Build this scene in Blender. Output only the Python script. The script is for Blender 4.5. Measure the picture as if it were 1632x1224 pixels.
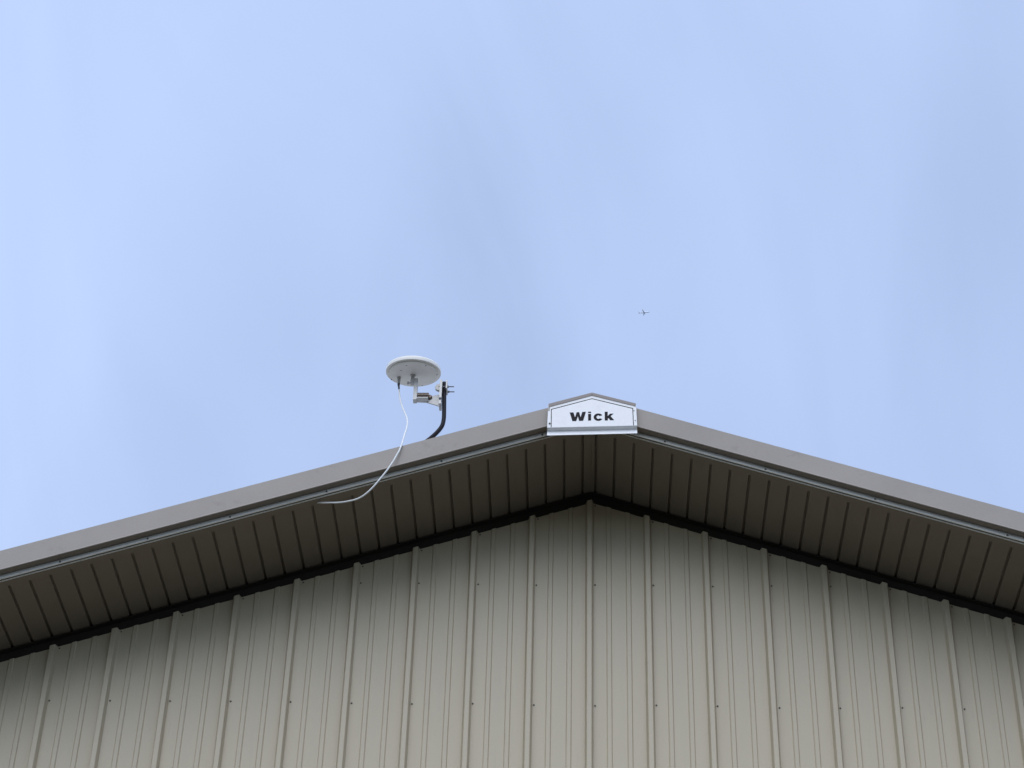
import bpy, bmesh, math, random
from mathutils import Vector, Matrix

for o in list(bpy.data.objects):
    bpy.data.objects.remove(o, do_unlink=True)
scene = bpy.context.scene
col = scene.collection
random.seed(7)

# ------------------------------------------------------------------ camera
cam_d = bpy.data.cameras.new("camera")
cam = bpy.data.objects.new("camera", cam_d)
col.objects.link(cam)
RIGHT = (0.999403118211162, 0.024456359265612786, 0.024398643431089412)
UP = (-0.004539335696736122, -0.6071785271699811, 0.7945524718828358)
FWD = (-0.03424619309118174, 0.7941889716151714, 0.6067050977399133)
m = Matrix.Identity(4)
for i in range(3):
    m[i][0] = RIGHT[i]
    m[i][1] = UP[i]
    m[i][2] = -FWD[i]
m[0][3], m[1][3], m[2][3] = -0.0548021, -6.7998175, 1.6
cam.matrix_world = m
cam_d.sensor_fit = 'HORIZONTAL'
cam_d.sensor_width = 36.0
cam_d.lens = 3250.76 / 1632 * 36.0
cam_d.clip_start = 0.05
cam_d.clip_end = 20000
scene.camera = cam
scene.render.resolution_x = 1024
scene.render.resolution_y = 768

# ------------------------------------------------------------------ light
SUN_EL, SUN_AZ = 53.0, 10.0          # in front of the gable, to the left
SUN_STRENGTH, SUN_ANGLE = 0.95, 76.0     # soft sun through high cloud
SKY_STRENGTH = 0.067
EXPOSURE = 1.0

world = bpy.data.worlds.new("World")
scene.world = world
world.use_nodes = True
wt = world.node_tree
wt.nodes.clear()
wn, wl = wt.nodes, wt.links
w_out = wn.new('ShaderNodeOutputWorld')
w_bg = wn.new('ShaderNodeBackground')
w_bg.inputs['Strength'].default_value = SKY_STRENGTH
sky = wn.new('ShaderNodeTexSky')
sky.sky_type = 'NISHITA'
sky.sun_disc = False
sky.sun_elevation = math.radians(SUN_EL)
sky.sun_rotation = math.radians(180 + SUN_AZ)
sky.altitude = 250
sky.air_density = 1.0
sky.dust_density = 0.6
sky.ozone_density = 1.0
# thin high veil of cirrus over the whole sky
tc = wn.new('ShaderNodeTexCoord')
mp = wn.new('ShaderNodeMapping')
mp.inputs['Location'].default_value = (3.7, 1.1, 0.6)
mp.inputs['Rotation'].default_value = (0.2, 0.35, 0.5)
mp.inputs['Scale'].default_value = (1.25, 1.0, 0.9)
n1 = wn.new('ShaderNodeTexNoise')
n1.inputs['Scale'].default_value = 1.6
n1.inputs['Detail'].default_value = 3.5
n1.inputs['Roughness'].default_value = 0.42
n1.inputs['Distortion'].default_value = 0.6
mr = wn.new('ShaderNodeMapRange')
mr.inputs['From Min'].default_value = 0.3
mr.inputs['From Max'].default_value = 0.7
mr.inputs['To Min'].default_value = 0.47
mr.inputs['To Max'].default_value = 0.66
mix = wn.new('ShaderNodeMix')
mix.data_type = 'RGBA'
mix.inputs['B'].default_value = (5.6, 6.9, 10.0, 1)
wl.new(tc.outputs['Generated'], mp.inputs['Vector'])
wl.new(mp.outputs['Vector'], n1.inputs['Vector'])
wl.new(n1.outputs['Fac'], mr.inputs['Value'])
# wisps drawn out along one direction
mpa = wn.new('ShaderNodeMapping')
mpa.inputs['Rotation'].default_value = (math.radians(-37), math.radians(14), 0)
mpb = wn.new('ShaderNodeMapping')
mpb.inputs['Scale'].default_value = (5.5, 5.5, 2.0)
n2 = wn.new('ShaderNodeTexNoise')
n2.inputs['Scale'].default_value = 1.5
n2.inputs['Detail'].default_value = 6.0
n2.inputs['Roughness'].default_value = 0.5
n2.inputs['Distortion'].default_value = 0.9
mr2 = wn.new('ShaderNodeMapRange')
mr2.inputs['From Min'].default_value = 0.3
mr2.inputs['From Max'].default_value = 0.7
mr2.inputs['To Min'].default_value = -0.045
mr2.inputs['To Max'].default_value = 0.045
add = wn.new('ShaderNodeMath')
wl.new(tc.outputs['Generated'], mpa.inputs['Vector'])
wl.new(mpa.outputs['Vector'], mpb.inputs['Vector'])
wl.new(mpb.outputs['Vector'], n2.inputs['Vector'])
wl.new(n2.outputs['Fac'], mr2.inputs['Value'])
wl.new(mr.outputs['Result'], add.inputs[0])
wl.new(mr2.outputs['Result'], add.inputs[1])
wl.new(add.outputs['Value'], mix.inputs['Factor'])
wl.new(sky.outputs['Color'], mix.inputs['A'])
wl.new(mix.outputs['Result'], w_bg.inputs['Color'])
wl.new(w_bg.outputs['Background'], w_out.inputs['Surface'])

sun_d = bpy.data.lights.new("sun", 'SUN')
sun_d.energy = SUN_STRENGTH
sun_d.angle = math.radians(SUN_ANGLE)
sun_d.color = (1.0, 0.99, 0.975)
sun = bpy.data.objects.new("sun", sun_d)
col.objects.link(sun)
el, az = math.radians(SUN_EL), math.radians(SUN_AZ)
to_sun = Vector((-math.sin(az) * math.cos(el), -math.cos(az) * math.cos(el), math.sin(el)))
sun.rotation_euler = to_sun.to_track_quat('Z', 'Y').to_euler()
sun.location = (-8, -14, 22)

vs = scene.view_settings
vs.view_transform = 'Standard'
vs.look = 'None'
vs.exposure = EXPOSURE
vs.gamma = 1.0
vs.use_curve_mapping = False


# ------------------------------------------------------------------ materials
def paint(name, rgb, rough=0.4, var=0.06, scale=6.0, stretch=(1, 1, 1), bump=0.0, bump_scale=5.0,
          metallic=0.0, fine=0.0, spec=0.5, smudge=0.0):
    """painted metal / plastic: colour with soft uneven weathering, fine grain and gentle oil-canning"""
    mt = bpy.data.materials.new(name)
    mt.use_nodes = True
    nt = mt.node_tree
    n, l = nt.nodes, nt.links
    b = n['Principled BSDF']
    b.inputs['Metallic'].default_value = metallic
    b.inputs['Specular IOR Level'].default_value = spec
    geo = n.new('ShaderNodeNewGeometry')
    mpn = n.new('ShaderNodeMapping')
    mpn.inputs['Scale'].default_value = stretch
    l.new(geo.outputs['Position'], mpn.inputs['Vector'])
    no = n.new('ShaderNodeTexNoise')
    no.inputs['Scale'].default_value = scale
    no.inputs['Detail'].default_value = 6
    no.inputs['Roughness'].default_value = 0.6
    l.new(mpn.outputs['Vector'], no.inputs['Vector'])
    r = n.new('ShaderNodeMapRange')
    r.inputs['From Min'].default_value = 0.25
    r.inputs['From Max'].default_value = 0.75
    r.inputs['To Min'].default_value = 1 - var
    r.inputs['To Max'].default_value = 1 + var
    l.new(no.outputs['Fac'], r.inputs['Value'])
    val = r.outputs['Result']
    if fine:
        nf = n.new('ShaderNodeTexNoise')
        nf.inputs['Scale'].default_value = 140
        nf.inputs['Detail'].default_value = 3
        l.new(geo.outputs['Position'], nf.inputs['Vector'])
        rf = n.new('ShaderNodeMapRange')
        rf.inputs['From Min'].default_value = 0.3
        rf.inputs['From Max'].default_value = 0.7
        rf.inputs['To Min'].default_value = 1 - fine
        rf.inputs['To Max'].default_value = 1 + fine
        l.new(nf.outputs['Fac'], rf.inputs['Value'])
        mu = n.new('ShaderNodeMath')
        mu.operation = 'MULTIPLY'
        l.new(val, mu.inputs[0])
        l.new(rf.outputs['Result'], mu.inputs[1])
        val = mu.outputs['Value']
    if smudge:
        ns = n.new('ShaderNodeTexNoise')
        ns.inputs['Scale'].default_value = 11
        ns.inputs['Detail'].default_value = 7
        ns.inputs['Roughness'].default_value = 0.7
        l.new(mpn.outputs['Vector'], ns.inputs['Vector'])
        rs = n.new('ShaderNodeMapRange')
        rs.inputs['From Min'].default_value = 0.58
        rs.inputs['From Max'].default_value = 0.74
        rs.inputs['To Min'].default_value = 1.0
        rs.inputs['To Max'].default_value = 1 - smudge
        l.new(ns.outputs['Fac'], rs.inputs['Value'])
        ms = n.new('ShaderNodeMath')
        ms.operation = 'MULTIPLY'
        l.new(val, ms.inputs[0])
        l.new(rs.outputs['Result'], ms.inputs[1])
        val = ms.outputs['Value']
    mx = n.new('ShaderNodeVectorMath')
    mx.operation = 'SCALE'
    mx.inputs[0].default_value = rgb
    l.new(val, mx.inputs['Scale'])
    l.new(mx.outputs['Vector'], b.inputs['Base Color'])
    rr = n.new('ShaderNodeMapRange')
    rr.inputs['To Min'].default_value = rough - 0.07
    rr.inputs['To Max'].default_value = rough + 0.07
    l.new(no.outputs['Fac'], rr.inputs['Value'])
    l.new(rr.outputs['Result'], b.inputs['Roughness'])
    if bump:
        nb = n.new('ShaderNodeTexNoise')
        nb.inputs['Scale'].default_value = bump_scale
        nb.inputs['Detail'].default_value = 2
        l.new(mpn.outputs['Vector'], nb.inputs['Vector'])
        bp = n.new('ShaderNodeBump')
        bp.inputs['Strength'].default_value = bump
        bp.inputs['Distance'].default_value = 0.02
        l.new(nb.outputs['Fac'], bp.inputs['Height'])
        l.new(bp.outputs['Normal'], b.inputs['Normal'])
    return mt


M = {}
M['wall'] = paint('light_stone_steel', (0.520, 0.448, 0.318), 0.42, 0.035, 3.0, (6, 6, 0.8), 0.10, 2.0, fine=0.02, smudge=0.10)
M['fascia'] = paint('taupe_steel', (0.305, 0.270, 0.236), 0.36, 0.10, 3.2, (1, 1, 1), 0.22, 2.6, fine=0.03, smudge=0.22)
M['frieze'] = paint('pale_grey_steel', (0.82, 0.805, 0.75), 0.38, 0.05, 8.0, fine=0.03)
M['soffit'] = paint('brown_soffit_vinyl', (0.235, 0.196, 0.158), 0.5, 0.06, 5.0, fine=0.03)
M['dark'] = paint('dark_brown_trim', (0.036, 0.031, 0.026), 0.6, 0.08, 6.0, spec=0.15)
M['black'] = paint('black_gap', (0.012, 0.012, 0.012), 0.8, 0.1)
M['roof'] = paint('roof_steel', (0.46, 0.44, 0.41), 0.4, 0.06)
M['screw'] = paint('weathered_screw', (0.12, 0.108, 0.09), 0.55, 0.2, 60)
M['screw_pale'] = paint('zinc_screw', (0.45, 0.45, 0.44), 0.4, 0.1, 60, metallic=0.4)
M['white'] = paint('white_steel', (0.90, 0.90, 0.90), 0.35, 0.035, 12.0, fine=0.02, smudge=0.08)
M['sign_trim'] = paint('taupe_sign_trim', (0.26, 0.22, 0.20), 0.42, 0.06, 10.0)
M['ink'] = paint('black_lettering', (0.010, 0.007, 0.011), 0.6, 0.1, spec=0.2)
M['antenna'] = paint('antenna_plastic', (0.86, 0.835, 0.775), 0.45, 0.03, 20.0)
M['alu'] = paint('cast_aluminium', (0.52, 0.51, 0.49), 0.42, 0.07, 40.0, metallic=0.35)
M['brass'] = paint('bronze_bolt', (0.20, 0.155, 0.13), 0.4, 0.15, 50.0, metallic=0.75)
M['mast'] = paint('dark_painted_mast', (0.014, 0.012, 0.017), 0.5, 0.12, 30.0, spec=0.2)
M['zinc'] = paint('zinc_thread', (0.17, 0.18, 0.20), 0.5, 0.1, 60.0, metallic=0.6)
M['cable'] = paint('white_cable', (0.78, 0.79, 0.78), 0.4, 0.04, 40.0)
M['boot'] = paint('black_rubber', (0.03, 0.03, 0.035), 0.6, 0.1)
M['plane'] = paint('hazed_airliner', (0.80, 0.88, 1.0), 0.5, 0.02, 0.2)  # blue tint puts distance haze into the colour


def ground_material():
    mt = bpy.data.materials.new('gravel_and_grass')
    mt.use_nodes = True
    n, l = mt.node_tree.nodes, mt.node_tree.links
    b = n['Principled BSDF']
    b.inputs['Roughness'].default_value = 0.9
    geo = n.new('ShaderNodeNewGeometry')
    big = n.new('ShaderNodeTexNoise')
    big.inputs['Scale'].default_value = 0.08
    big.inputs['Detail'].default_value = 5
    sm = n.new('ShaderNodeTexNoise')
    sm.inputs['Scale'].default_value = 14
    sm.inputs['Detail'].default_value = 6
    l.new(geo.outputs['Position'], big.inputs['Vector'])
    l.new(geo.outputs['Position'], sm.inputs['Vector'])
    cr = n.new('ShaderNodeValToRGB')
    cr.color_ramp.elements[0].position = 0.42
    cr.color_ramp.elements[0].color = (0.035, 0.045, 0.020, 1)
    cr.color_ramp.elements[1].position = 0.56
    cr.color_ramp.elements[1].color = (0.080, 0.075, 0.060, 1)
    l.new(big.outputs['Fac'], cr.inputs['Fac'])
    mxn = n.new('ShaderNodeMix')
    mxn.data_type = 'RGBA'
    mxn.blend_type = 'MULTIPLY'
    mxn.inputs['Factor'].default_value = 0.6
    l.new(cr.outputs['Color'], mxn.inputs['A'])
    l.new(sm.outputs['Fac'], mxn.inputs['B'])
    l.new(mxn.outputs['Result'], b.inputs['Base Color'])
    return mt


M['ground'] = ground_material()


# ------------------------------------------------------------------ helpers
def link(name, me, mat, parent=None):
    if mat is not None and not me.materials:
        me.materials.append(mat)
    o = bpy.data.objects.new(name, me)
    col.objects.link(o)
    if parent is not None:
        o.parent = parent
    return o


def mesh_from(verts, faces, name='mesh', smooth=False):
    me = bpy.data.meshes.new(name)
    me.from_pydata([tuple(v) for v in verts], [], faces)
    bm = bmesh.new()
    bm.from_mesh(me)
    bmesh.ops.recalc_face_normals(bm, faces=bm.faces)
    bm.to_mesh(me)
    bm.free()
    if smooth:
        for p in me.polygons:
            p.use_smooth = True
    me.update()
    return me


def empty(name, loc, label, cat, group=None):
    o = bpy.data.objects.new(name, None)
    col.objects.link(o)
    o.location = loc
    o['label'] = label
    o['category'] = cat
    if group:
        o['group'] = group
    return o


def prism(poly, a, b, place, name='mesh'):
    """closed polygon poly [(p,q)...] swept from station a to b; place(p,q,s) -> xyz"""
    n = len(poly)
    v = [place(p, q, a) for p, q in poly] + [place(p, q, b) for p, q in poly]
    f = [tuple(range(n))[::-1], tuple(range(n, 2 * n))]
    f += [(i, (i + 1) % n, n + (i + 1) % n, n + i) for i in range(n)]
    return mesh_from(v, f, name)


def box_mesh(x0, x1, y0, y1, z0, z1, bev=0.0):
    bm = bmesh.new()
    bmesh.ops.create_cube(bm, size=1)
    for v in bm.verts:
        v.co = ((x0 + x1) / 2 + v.co.x * (x1 - x0), (y0 + y1) / 2 + v.co.y * (y1 - y0), (z0 + z1) / 2 + v.co.z * (z1 - z0))
    if bev:
        bmesh.ops.bevel(bm, geom=bm.edges[:], offset=bev, segments=2, affect='EDGES')
    me = bpy.data.meshes.new('mesh')
    bm.to_mesh(me)
    bm.free()
    return me


def lathe(profile, seg=48, name='mesh'):
    """profile [(r,z)...] revolved about z"""
    v, f, rings = [], [], []
    for r, z in profile:
        if r < 1e-6:
            rings.append([len(v)])
            v.append((0, 0, z))
        else:
            rings.append(list(range(len(v), len(v) + seg)))
            v += [(r * math.cos(2 * math.pi * k / seg), r * math.sin(2 * math.pi * k / seg), z) for k in range(seg)]
    for a, b in zip(rings, rings[1:]):
        for k in range(seg):
            k2 = (k + 1) % seg
            if len(a) == 1 and len(b) == 1:
                continue
            if len(a) == 1:
                f.append((a[0], b[k], b[k2]))
            elif len(b) == 1:
                f.append((a[k], a[k2], b[0]))
            else:
                f.append((a[k], a[k2], b[k2], b[k]))
    me = mesh_from(v, f, name, smooth=True)
    me.set_sharp_from_angle(angle=math.radians(40))
    return me


def spline(pts, sub=6):
    P = [Vector(p) for p in pts]
    P = [P[0] * 2 - P[1]] + P + [P[-1] * 2 - P[-2]]
    out = []
    for i in range(1, len(P) - 2):
        p0, p1, p2, p3 = P[i - 1:i + 3]
        for k in range(sub):
            t = k / sub
            out.append(0.5 * ((2 * p1) + (p2 - p0) * t + (2 * p0 - 5 * p1 + 4 * p2 - p3) * t * t
                              + (3 * p1 - p0 - 3 * p2 + p3) * t ** 3))
    out.append(P[-2])
    return out


def tube(pts, rad, seg=12):
    pts = [Vector(p) for p in pts]
    v, f = [], []
    nrm = None
    for i, p in enumerate(pts):
        t = (pts[min(i + 1, len(pts) - 1)] - pts[max(i - 1, 0)]).normalized()
        if nrm is None:
            nrm = t.orthogonal().normalized()
        nrm = (nrm - t * nrm.dot(t)).normalized()
        bn = t.cross(nrm)
        r = rad(i / (len(pts) - 1)) if callable(rad) else rad
        for k in range(seg):
            a = 2 * math.pi * k / seg
            v.append(p + (nrm * math.cos(a) + bn * math.sin(a)) * r)
    for i in range(len(pts) - 1):
        for k in range(seg):
            k2 = (k + 1) % seg
            f.append((i * seg + k, i * seg + k2, (i + 1) * seg + k2, (i + 1) * seg + k))
    f.append(tuple(range(seg))[::-1])
    f.append(tuple(range((len(pts) - 1) * seg, len(pts) * seg)))
    me = mesh_from(v, f, 'tube', smooth=True)
    me.set_sharp_from_angle(angle=math.radians(50))
    return me


# ------------------------------------------------------------------ ground
gv = 9000
g = link('ground', mesh_from([(-gv, -gv, 0), (gv, -gv, 0), (gv, gv, 0), (-gv, gv, 0)], [(0, 1, 2, 3)]), M['ground'])
g['kind'] = 'structure'

# unseen green rise added all round the yard to block low sky light
hv, hf, NS = [], [], 180
for i in range(NS):
    a = 2 * math.pi * i / NS
    b = 1 + 0.12 * math.sin(3 * a + 1) + 0.07 * math.sin(7 * a + 2)
    for rr_, hh in ((78, -0.5), (84, 4.0), (90, 6.0), (104, 8.0), (135, 9.5), (200, -0.5)):
        k_ = hh * (1 + random.uniform(-0.13, 0.13)) if hh > 0 else hh
        hv.append((rr_ * b * math.cos(a), 6 + rr_ * b * math.sin(a), k_))
for i in range(NS):
    for j in range(5):
        p, q = 6 * i + j, 6 * ((i + 1) % NS) + j
        hf.append((p, q, q + 1, p + 1))
sky_block = link('sky_block_hills', mesh_from(hv, hf), paint('sky_block_green', (0.045, 0.06, 0.028), 0.9, 0.4, 0.5, spec=0.1))
sky_block['kind'] = 'structure'

# ------------------------------------------------------------------ building
XA, ZS, S = -0.0149, 6.2418, 1 / 3       # ridge x, soffit height at ridge, roof slope 4 in 12
HALF, DEPTH = 6.2, 18.3                  # half width, depth
RIB = 0.2286                             # rib spacing
RIB0 = -0.022                            # x of the rib nearest the ridge
OUT = 6.62                               # roof edge
SIDES = ((-1, 'left'), (1, 'right'))


def zline(x):
    return ZS - abs(x - XA) * S


bld = empty('metal_building', (0, 0, 0),
            'steel-clad building with pale ribbed gable wall under a dark brown soffit', 'building')

# inner shell: side and back walls under the roof
zt = [zline(XA - HALF), zline(XA), zline(XA + HALF)]
pent = [(XA - HALF, 0.0), (XA + HALF, 0.0), (XA + HALF, zt[2]), (XA, zt[1]), (XA - HALF, zt[0])]
link('wall_shell', prism(pent, 0.03, DEPTH, lambda p, q, s: (p, s, q + 0.0)), M['wall'], bld)

# gable wall panels, each three feet wide with four tall ribs and small beads between
rib_prof = [(-0.0160, 0.0), (-0.0100, -0.0222), (-0.0080, -0.024), (0.0080, -0.024), (0.0100, -0.0222), (0.0160, 0.0)]
bead = [(-0.0108, 0.0), (-0.0070, -0.0048), (0.0070, -0.0048), (0.0108, 0.0)]
k0 = int(math.floor((XA - HALF - RIB0) / RIB))
k = k0 - (k0 % 4) - 4
while RIB0 + k * RIB < XA + HALF:
    front = []
    for j in range(4):
        rc = RIB0 + (k + j) * RIB
        if j == 0:
            front.append((rc - 0.023, -0.0012))
            front += [(rc + a, b - 0.0012) for a, b in rib_prof]
            front.append((rc + 0.022, 0.0))
        else:
            front += [(rc + a, b) for a, b in rib_prof]
        for q in (1, 2):
            bc = rc + q * RIB / 3
            front += [(bc + a, b) for a, b in bead]
    front.append((RIB0 + (k + 4) * RIB - 0.0225, 0.0))
    front = [(x, y) for x, y in front if XA - HALF - 0.02 <= x <= XA + HALF + 0.02]
    if len(front) > 3:
        n = len(front)
        th = 0.0011
        v, f = [], []
        for x, y in front:
            t = zline(x) - 0.046
            v += [(x, y, 0.06), (x, y, t), (x, y + th, t), (x, y + th, 0.06)]
        for i in range(n - 1):
            a, b = 4 * i, 4 * (i + 1)
            for e in range(4):
                e2 = (e + 1) % 4
                f.append((a + e, b + e, b + e2, a + e2))
        f += [(0, 1, 2, 3), tuple(4 * (n - 1) + e for e in (3, 2, 1, 0))]
        link('wall_panel', mesh_from(v, f, 'wall_panel'), M['wall'], bld)
    k += 4

# hex head screws with washers on the wall
screw_me = lathe([(0, -0.0005), (0.0046, -0.0005), (0.0048, -0.0012), (0.0032, -0.0018), (0.0032, -0.0055), (0.0026, -0.0062), (0, -0.0062)], 10)
screw_me.materials.append(M['screw'])
for v in screw_me.vertices:
    v.co = (v.co.x, v.co.z, v.co.y)
def screw(x, y, z, r=1.0, parent=bld, me=screw_me, rot=None):
    o = bpy.data.objects.new('screw', me)
    col.objects.link(o)
    o.parent = parent
    o.location = (x, y, z)
    o.scale = (r, r, r)
    o.rotation_euler = rot or (0, random.uniform(0, 6), 0)
    return o
for row, z in ((0, 4.756), (1, 5.2825), (2, 5.8089)):
    for i in range(-15, 14):
        x = i * RIB + random.uniform(-0.002, 0.002)
        zz = z + random.uniform(-0.003, 0.003)
        if zz < zline(x) - 0.12 and -3.4 < x < 2.9:
            screw(x, 0, zz, 0.75)
for i in range(-13, 12):
    x = i * RIB + 0.001
    screw(x, 0, zline(x) - 0.0555, 0.7)

# trim on the wall under the soffit: flange behind the panel tops and a small lip
for s, _ in SIDES:
    a, b = XA + s * 0.0004, XA + s * (HALF + 0.02)
    pl = lambda p, q, st: (st, -p, zline(st) + q)
    link('wall_trim', prism([(-0.012, -0.12), (-0.004, -0.12), (-0.004, -0.0085), (0.019, -0.0085), (0.019, -0.0055), (-0.012, -0.0055)], a, b, pl), M['dark'], bld)

# soffit: one slat per three-inch course, tongue-and-groove channels between
G = 0.0728094
ANG = math.atan(S)
CO = math.cos(ANG)


def slat_mesh(w, lg=True, rg=True):
    e, c, d = 0.00025, 0.0050, 0.0120
    p = []
    if lg:
        p += [(e, d), (c - 0.0002, d), (c, 0.0006), (c + 0.0012, 0.0)]
    else:
        p += [(e, 0.0)]
    if rg:
        p += [(w - c - 0.0012, 0.0), (w - c, 0.0006), (w - c + 0.0002, d), (w - e, d)]
    else:
        p += [(w - e, 0.0)]
    p += [(w - e, 0.014), (e, 0.014)]
    me = prism(p, 0.003, 0.452, lambda u, h, st: (u, -st, h))
    me.materials.append(M['soffit'])
    return me


full = slat_mesh(G / CO)


def slat(x_left, me):
    o = bpy.data.objects.new('soffit_slat', me)
    col.objects.link(o)
    o.parent = bld
    o.location = (x_left, 0, zline(x_left))
    side = -1 if x_left < XA - 1e-6 else 1
    o.rotation_euler = (0, ANG * side, 0)      # left slope rises to the right
    return o


gl0, gr0 = -2.161984, 0.728927
last_l = gl0 + 29 * G
x = last_l
while x > XA - HALF:
    x -= G
    slat(x, full)
slat(last_l, slat_mesh((XA - last_l) / CO, True, False))
first_r = gr0 - 10 * G
slat(XA, slat_mesh((first_r - XA) / CO, False, True))
x = first_r
while x < XA + HALF:
    slat(x, full)
    x += G

# rake edge, from the soffit outwards: channel, frieze strip, fascia
jch = [(0.4255, -0.0030), (0.4618, -0.0030), (0.4618, -0.0010), (0.4255, -0.0012)]
lip = [(0.4620, -0.0031), (0.4640, -0.0031), (0.4654, -0.0016), (0.4654, 0.0014), (0.4636, 0.0024), (0.4620, 0.0014)]
frz = [(0.4712, 0.0006), (0.4762, 0.0002), (0.4775, 0.0014), (0.4766, 0.0028), (0.4728, 0.0185), (0.4728, 0.023), (0.4712, 0.023)]
fas = [(0.5060, 0.1085), (0.5060, 0.0262), (0.5084, 0.0240), (0.5088, 0.0206), (0.5070, 0.0186), (0.5045, 0.0190),
       (0.5035, 0.0215), (0.5030, 0.1040), (0.4000, 0.1060), (0.4000, 0.1085), (0.5045, 0.1096)]
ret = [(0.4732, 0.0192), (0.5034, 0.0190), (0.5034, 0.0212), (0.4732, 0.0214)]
brd = [(0.405, 0.0125), (0.4682, 0.0125), (0.4682, 0.1035), (0.405, 0.1035)]
for s, _ in SIDES:
    a, b = XA + s * 0.0004, XA + s * OUT
    pl = lambda p, q, st: (st, -p, zline(st) + q)
    sc = link('soffit_channel', prism(jch, a, b, pl), M['soffit'], bld)
    link('channel_lip', prism(lip, a, b, pl), M['frieze'], sc)
    fz = link('frieze_strip', prism(frz, a, b, pl), M['frieze'], bld)
    link('light_stop_board', prism(brd, a, b, pl), M['black'], bld)  # hidden black backing, added to stop light leaking behind the frieze
    rf = link('rake_fascia', prism(fas, a, b, pl), M['fascia'], bld)
    link('shade_brown_return', prism(ret, a, b, pl), M['soffit'], rf)  # soffit brown puts the fascia underside's shade into its colour
    for xs in (-1.973, -1.662, -1.365, -1.013, -0.586, -0.2055, 0.262, 0.638, 1.038, 1.507, -2.40, -2.78, 1.93, 2.31):
        if (xs - XA) * s > 0:
            screw(xs, -0.4752, zline(xs) + 0.0085, 0.85, parent=fz)

# roof slabs and eaves
for s, _ in SIDES:
    a, b = XA + s * 0.0004, XA + s * OUT
    pl = lambda p, q, st: (st, -p, zline(st) + q)
    link('roof', prism([(0.398, 0.086), (-DEPTH - 0.4, 0.086), (-DEPTH - 0.4, 0.1055), (0.398, 0.1055)], a, b, pl), M['roof'], bld)

# ------------------------------------------------------------------ gable sign
def sg(u, v):
    """drawing units of the sign plate -> x, z on its face"""
    return (-0.2041615 + 0.000235221 * u + 1.84e-7 * v, 6.3647806 + 1.4625e-6 * u - 0.00029373 * v)


YF = -0.530
sign = empty('gable_sign', (XA, -0.507, 6.166), 'white metal gable peak sign reading Wick in black letters', 'sign')
sign_inv = Matrix.Translation(-Vector(sign.location))


def sign_part(name, me, mat, parent=None):
    me.transform(sign_inv)
    return link(name, me, mat, parent or sign)


def plate(poly, y0, y1, raw=False):
    """flat polygon in sign units, from depth y0 (front) back to y1"""
    pts = poly if raw else [sg(*p) for p in poly]
    n = len(pts)
    v = [(x, y0, z) for x, z in pts] + [(x, y1, z) for x, z in pts]
    f = [tuple(range(n)), tuple(range(n, 2 * n))[::-1]] + [(i, (i + 1) % n, n + (i + 1) % n, n + i) for i in range(n)]
    return mesh_from(v, f)


GL, GR = (76, 621), (1531, 588)
sign_part('back_plate', plate([(92, 262), (800, 82), (1517, 258), GR, GL], YF + 0.0012, -0.5092), M['black'])
fr = dict(l0=(88, 262), l1=GL, a=(800, 82), r0=(1518, 258), r1=GR)
IL, IA, IR = (134, 326), (800, 150), (1470, 311)      # inner edge of the frame
ILb, IRb = (134, 620), (1478, 589)
for poly in ([fr['l0'], IL, ILb, GL], [fr['r0'], fr['r1'], IRb, IR], [fr['l0'], fr['a'], IA, IL], [fr['a'], fr['r0'], IR, IA]):
    sign_part('frame', plate(poly, YF - 0.0010, YF + 0.0010), M['white'])
panel = sign_part('panel', plate([(147, 336), (800, 163), (1457, 322), (1465, 589.3), (147, 619.7)], YF - 0.0008, YF + 0.0010), M['white'])
# underside step and lower flange, one bent strip
(xa_, za_), (xb_, zb_) = sg(*GL), sg(*GR)
zc_, zd_ = 6.1853, 6.1963
v = []
for x, zt_, zf_, zb2 in ((xa_, za_, 6.1757, 6.1488), (xb_, zb_, 6.1867, 6.1612)):
    v += [(x, YF - 0.001, zt_ - 0.0006), (x, YF - 0.001, zt_ - 0.0018), (x, -0.5133, zf_), (x, -0.5140, zf_ - 0.0012),
          (x, -0.5240, zb2 + 0.0012), (x, -0.5230, zb2), (x, -0.5122, zf_ - 0.0014), (x, -0.5100, zf_ + 0.0030), (x, -0.5100, zt_ - 0.0006)]
n = 9
f = [tuple(range(n)), tuple(range(n, 2 * n))[::-1]] + [(i, (i + 1) % n, n + (i + 1) % n, n + i) for i in range(n)]
sign_part('lower_flange', mesh_from(v, f), M['white'])
# taupe cap strips over the two sloping edges
sign_part('cap_strip', plate([(92, 246), (799, 62), (799, 108), (112, 292), (108, 350), (92, 356)], YF - 0.0030, -0.5092), M['sign_trim'])
sign_part('cap_strip', plate([(801, 62), (1516, 240), (1512, 284), (801, 108)], YF - 0.0030, -0.5092), M['sign_trim'])


def letter(poly):
    sign_part('letter', plate(poly, YF - 0.0016, YF - 0.0004), M['ink'], panel)


letter([(438, 384), (499, 381), (526, 462), (551, 380), (592, 377), (616, 460), (643, 374), (702, 371), (657, 516), (594, 518), (571, 445), (545, 520), (484, 522)])
letter([(738, 407), (786, 405), (786, 511), (738, 513)])
letter([(738, 372), (786, 370), (786, 389), (738, 391)])
cx_, cy_, arc = 903, 458, []
for k in range(29):
    a = math.radians(32 + k * (296 / 28))
    arc.append((cx_ + 75 * math.cos(a), cy_ - 59 * math.sin(a)))
for k in range(29):
    a = math.radians(332 - 8 - k * ((296 - 16 + 4) / 28))
    arc.append((cx_ + 29 * math.cos(a), cy_ - 29 * math.sin(a)))
letter(arc)
letter([(1008, 372), (1056, 370), (1056, 440), (1092, 404), (1151, 401), (1102, 442), (1158, 506), (1096, 508), (1068, 472), (1056, 484), (1056, 510), (1008, 512)])


def sign_screw(u, v, mat_me, r):
    x, z = sg(u, v)
    o = screw(x - sign.location.x, YF - 0.0008 - sign.location.y, z - sign.location.z, r, parent=sign, me=mat_me)
    return o


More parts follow.
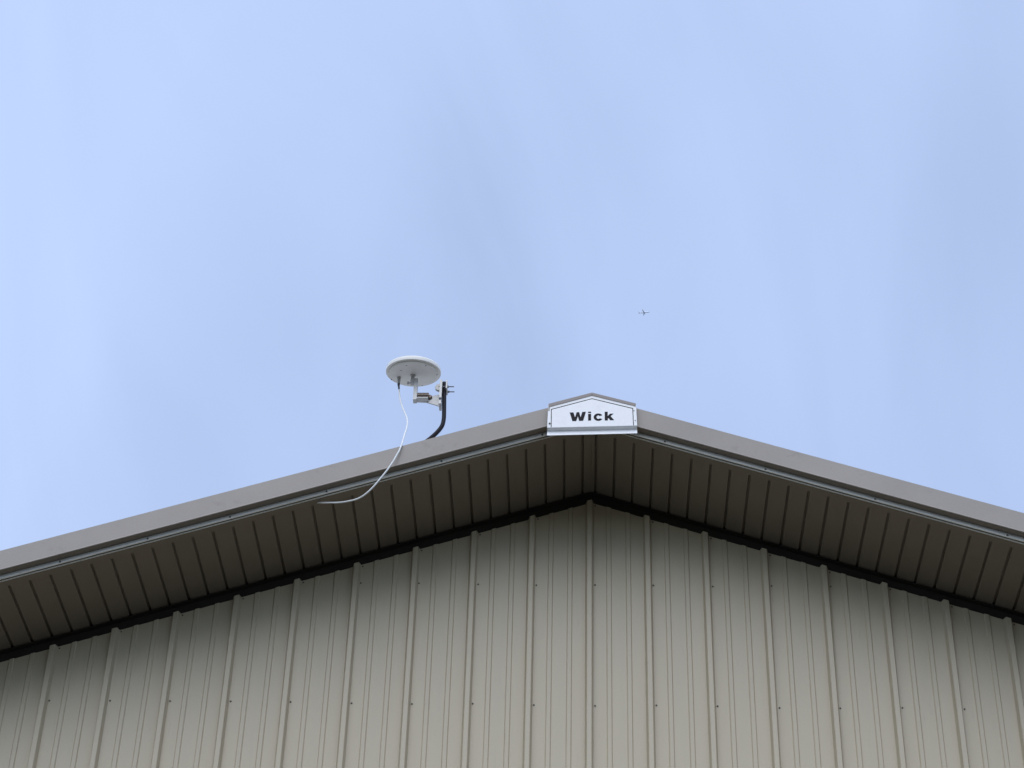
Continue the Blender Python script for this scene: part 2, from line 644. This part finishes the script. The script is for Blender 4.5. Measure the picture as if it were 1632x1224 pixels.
pale = screw_me.copy()
pale.materials.clear()
pale.materials.append(M['screw_pale'])
sign_screw(115, 562, screw_me, 0.8)
sign_screw(1482, 352, pale, 0.55)
sign_screw(1500, 512, pale, 0.55)
sign_screw(800, 90, screw_me, 0.3).location.y -= 0.0022

# ------------------------------------------------------------------ antenna on its roof mast
AC = Vector((-0.7342, -0.30, 6.6109))       # centre of the disc's underside
TILT = math.radians(7.7)
FOOT = Vector((-0.775, -0.30, zline(-0.775) + 0.1055))
ant = empty('disc_antenna', FOOT, 'white round disc antenna on a dark bent mast standing on the roof edge', 'antenna')
ainv = Matrix.Translation(-FOOT)


def apart(name, me, mat, parent=None):
    me.transform(ainv)
    return link(name, me, mat, parent or ant)


TM = Matrix.Translation(AC) @ Matrix.Rotation(TILT, 4, 'X')
disc = lathe([(0, -0.001), (0.0975, -0.001), (0.0985, 0.0), (0.0985, 0.0075), (0.1070, 0.0075), (0.1095, 0.0065), (0.1110, 0.0080), (0.1112, 0.0205),
              (0.1090, 0.0245), (0.1020, 0.0275), (0.075, 0.0320), (0.04, 0.0340), (0, 0.0345)], 96)
disc.transform(TM)
disc_o = apart('disc', disc, M['antenna'])


def disc_bit(name, prof, lx, ly, mat, seg=12):
    me = lathe(prof, seg)
    me.transform(TM @ Matrix.Translation((lx, ly, 0)))
    return apart(name, me, mat, disc_o)


for lx, ly in ((-0.0219, -0.0752), (-0.0476, -0.0349), (0.0956, -0.0008), (-0.0920, 0.0400), (0.030, 0.088), (0.055, -0.074)):
    disc_bit('screw', [(0, 0.0004), (0.0026, 0.0004), (0.0026, -0.0014), (0.0018, -0.0020), (0, -0.0020)], lx, ly, M['screw'], 10)
lab = box_mesh(-0.010, 0.010, -0.004, 0.004, -0.0006, 0.0004)
lab.transform(TM @ Matrix.Translation((0.0566, 0.034, 0)))
apart('rating_label', lab, M['white'], disc_o)
# cable gland under the disc
gl_me = lathe([(0, 0.001), (0.0085, 0.001), (0.0085, -0.006), (0.0072, -0.008), (0.0072, -0.020), (0.0055, -0.022), (0.0058, -0.036), (0.0044, -0.040), (0, -0.040)], 8)
gl_me.transform(TM @ Matrix.Translation((-0.0594, 0.0208, 0)))
apart('cable_gland', gl_me, M['alu'], disc_o)
boot = tube(spline([(-0.7925, -0.2855, 6.576), (-0.7910, -0.292, 6.562), (-0.7890, -0.302, 6.546), (-0.7863, -0.310, 6.5236)], 5), lambda t: 0.0046 - 0.0012 * t)
apart('cable_boot', boot, M['boot'], disc_o)
# stud below the disc centre, clamp block and thumb knob
st = lathe([(0, 0.002), (0.012, 0.002), (0.012, -0.004), (0.0075, -0.005), (0.0075, -0.030), (0, -0.030)], 16)
st.transform(TM @ Matrix.Translation((-0.0018, 0.006, 0)))
apart('stud', st, M['alu'])
apart('clamp_block', box_mesh(-0.7435, -0.7285, -0.307, -0.287, 6.5645, 6.590, 0.001), M['alu'])
kn = lathe([(0, 0.0), (0.006, 0.0), (0.0068, 0.0015), (0.0068, 0.006), (0.005, 0.0078), (0.0028, 0.0078), (0.0028, 0.016), (0, 0.016)], 14)
kn.transform(Matrix.Translation((-0.757, -0.299, 6.569)) @ Matrix.Rotation(math.radians(90), 4, 'Y'))
apart('thumb_knob', kn, M['alu'])
# L bracket: upright leg and horizontal leg
apart('bracket', box_mesh(-0.7285, -0.7135, -0.311, -0.283, 6.478, 6.5845, 0.0008), M['alu'])
arm_poly = [(-0.7133, 6.492), (-0.676, 6.492), (-0.655, 6.512), (-0.6235, 6.520), (-0.6235, 6.463), (-0.676, 6.482), (-0.7133, 6.484)]
nA = len(arm_poly)
v = [(x, -0.288, z) for x, z in arm_poly] + [(x, -0.282, z) for x, z in arm_poly]
f = [tuple(range(nA)), tuple(range(nA, 2 * nA))[::-1]] + [(i, (i + 1) % nA, nA + (i + 1) % nA, nA + i) for i in range(nA)]
arm = apart('arm', mesh_from(v, f), M['alu'])
apart('arm_shelf', box_mesh(-0.7130, -0.668, -0.316, -0.2885, 6.483, 6.4865), M['alu'], arm)
pv = lathe([(0, 0.0), (0.0125, 0.0), (0.0125, 0.046), (0.0, 0.046)], 18)
pv.transform(Matrix.Translation((-0.712, -0.300, 6.5035)) @ Matrix.Rotation(math.radians(90), 4, 'Y'))
apart('pivot_barrel', pv, M['brass'])
for dx in (0.010, 0.024, 0.038):
    rg = lathe([(0.0124, 0.0), (0.0134, 0.0006), (0.0134, 0.0024), (0.0124, 0.003)], 18)
    rg.transform(Matrix.Translation((-0.712 + dx, -0.300, 6.5035)) @ Matrix.Rotation(math.radians(90), 4, 'Y'))
    apart('ring', rg, M['brass'])
bo = lathe([(0, 0.0), (0.0095, 0.0), (0.0095, 0.004), (0.007, 0.0075), (0, 0.009)], 12)
bo.transform(Matrix.Translation((-0.663, -0.290, 6.5045)) @ Matrix.Rotation(math.radians(90), 4, 'X'))
apart('pivot_bolt', bo, M['brass'])
# mounting plate, rounded tab, clamp strap and two threaded bolts
mp_me = box_mesh(-0.6233, -0.6135, -0.326, -0.276, 6.446, 6.568, 0.0015)
plate_o = apart('mount_plate', mp_me, M['alu'])
tab = []
for k in range(15):
    a = math.radians(90 + 180 * k / 14)
    tab.append((-0.6233 + 0.020 * math.cos(a), 6.545 + 0.0165 * math.sin(a)))
nT = len(tab)
v = [(x, -0.305, z) for x, z in tab] + [(x, -0.293, z) for x, z in tab]
f = [tuple(range(nT)), tuple(range(nT, 2 * nT))[::-1]] + [(i, (i + 1) % nT, nT + (i + 1) % nT, nT + i) for i in range(nT)]
apart('rounded_tab', mesh_from(v, f), M['alu'], plate_o)
apart('clamp_strap', box_mesh(-0.5985, -0.5930, -0.326, -0.276, 6.524, 6.566, 0.0012), M['alu'])
pb = lathe([(0, 0.0), (0.0055, 0.0), (0.0055, 0.003), (0.0035, 0.005), (0, 0.005)], 10)
pb.transform(Matrix.Translation((-0.6185, -0.326, 6.472)) @ Matrix.Rotation(math.radians(90), 4, 'X'))
apart('plate_bolt', pb, M['zinc'], plate_o)
for z in (6.537,):
    for y in (-0.318, -0.284):
        bt = tube([(-0.628, y, z), (-0.566, y, z)], 0.0024, 8)
        b_o = apart('clamp_bolt', bt, M['zinc'])
        nu = lathe([(0, 0.0), (0.0052, 0.0), (0.0052, 0.006), (0, 0.006)], 6)
        nu.transform(Matrix.Translation((-0.5928, y, z)) @ Matrix.Rotation(math.radians(90), 4, 'Y'))
        apart('nut', nu, M['zinc'], b_o)
# bent mast and roof foot
mast_pts = [(-0.6066, -0.300, 6.5665), (-0.6045, -0.300, 6.50), (-0.6020, -0.300, 6.43), (-0.6015, -0.300, 6.390), (-0.6065, -0.300, 6.3565),
            (-0.6230, -0.300, 6.3265), (-0.6480, -0.300, 6.2960), (-0.6900, -0.300, 6.2500), (-0.7700, -0.300, 6.130), (-0.783, -0.300, 6.107)]
mast_pts[-1] = (-0.778, -0.300, FOOT.z + 0.012)
mast_pts[-2] = (-0.757, -0.300, FOOT.z + 0.046)
apart('mast', tube(spline(mast_pts, 8), 0.0086, 16), M['mast'])
cap = lathe([(0, 0.0), (0.0094, 0.0), (0.0094, 0.006), (0.0, 0.008)], 16)
cap.transform(Matrix.Translation((-0.6066, -0.300, 6.5640)))
apart('mast_cap', cap, M['boot'])
ft = box_mesh(-0.055, 0.055, -0.04, 0.04, 0.0005, 0.0045, 0.001)
ft.transform(Matrix.Translation(FOOT) @ Matrix.Rotation(-ANG, 4, 'Y'))
apart('foot_plate', ft, M['mast'])
ck = box_mesh(-0.014, 0.014, -0.014, 0.014, 0.004, 0.022, 0.001)
ck.transform(Matrix.Translation(FOOT) @ Matrix.Rotation(-ANG, 4, 'Y'))
apart('foot_clevis', ck, M['mast'])

# ------------------------------------------------------------------ antenna cable
cab = [(-0.7866, -0.3095, 6.5270), (-0.7809, -0.318, 6.483), (-0.7698, -0.33, 6.4365), (-0.7524, -0.355, 6.3778), (-0.7381, -0.38, 6.3287),
       (-0.733, -0.42, 6.2629), (-0.7353, -0.46, 6.1978), (-0.7381, -0.498, 6.1318), (-0.7389, -0.5115, 6.1096), (-0.746, -0.518, 6.0763),
       (-0.752, -0.521, 6.0596), (-0.7617, -0.526, 6.0298), (-0.7821, -0.532, 5.9822), (-0.8077, -0.532, 5.939), (-0.8341, -0.526, 5.9031),
       (-0.8616, -0.515, 5.8792), (-0.8901, -0.502, 5.868), (-0.9266, -0.487, 5.8666), (-0.9636, -0.472, 5.8708), (-1.0012, -0.457, 5.8798),
       (-1.0263, -0.447, 5.886), (-1.0416, -0.44, 5.8915), (-1.052, -0.4335, 5.8968)]
cb = link('antenna_cable', tube(spline(cab, 5), 0.0034, 10), M['cable'])
cb['label'] = 'white cable hanging from the disc antenna over the fascia into the soffit'
cb['category'] = 'cable'

# ------------------------------------------------------------------ airliner far off
air = empty('airliner', (211.5, 5399.9, 4442.6), 'tiny distant airliner flying in the blue sky above the sign', 'airplane')
air.rotation_euler = (0, 0, math.radians(-9))
fus = lathe([(0, -19.5), (0.6, -18.5), (1.3, -13), (1.95, -7), (1.98, 12), (1.7, 15.5), (1.1, 17.8), (0.5, 19), (0, 19.4)], 20)
fus.transform(Matrix.Rotation(math.radians(90), 4, 'Y'))
link('fuselage', fus, M['plane'], air)


def slab(pts, t):
    n = len(pts)
    v = [Vector(p) + Vector(t) for p in pts] + [Vector(p) - Vector(t) for p in pts]
    f = [tuple(range(n)), tuple(range(n, 2 * n))[::-1]] + [(i, (i + 1) % n, n + (i + 1) % n, n + i) for i in range(n)]
    return mesh_from(v, f)


for s in (-1, 1):
    link('wing', slab([(4.5, s * 1.2, -1.0), (-2.2, s * 1.2, -1.0), (-3.2, s * 6, -0.6), (-5.0, s * 17, 0.6), (-3.4, s * 17, 0.6), (0.4, s * 6, -0.6)], (0, 0, 0.28)), M['plane'], air)
    link('tailplane', slab([(-14.2, s * 0.5, 0.8), (-17.2, s * 0.5, 0.8), (-19.0, s * 6.2, 1.3), (-17.4, s * 6.2, 1.3)], (0, 0, 0.15)), M['plane'], air)
    en = lathe([(0, -1.9), (0.7, -1.8), (1.05, 0), (1.1, 1.6), (0.9, 1.9), (0, 1.5)], 14)
    en.transform(Matrix.Translation((1.6, s * 5.6, -2.2)) @ Matrix.Rotation(math.radians(90), 4, 'Y'))
    link('engine', en, M['plane'], air)
link('tail_fin', slab([(-12.8, 0, 1.4), (-17.6, 0, 1.2), (-20.2, 0, 7.6), (-18.0, 0, 7.6)], (0, 0.18, 0)), M['plane'], air)
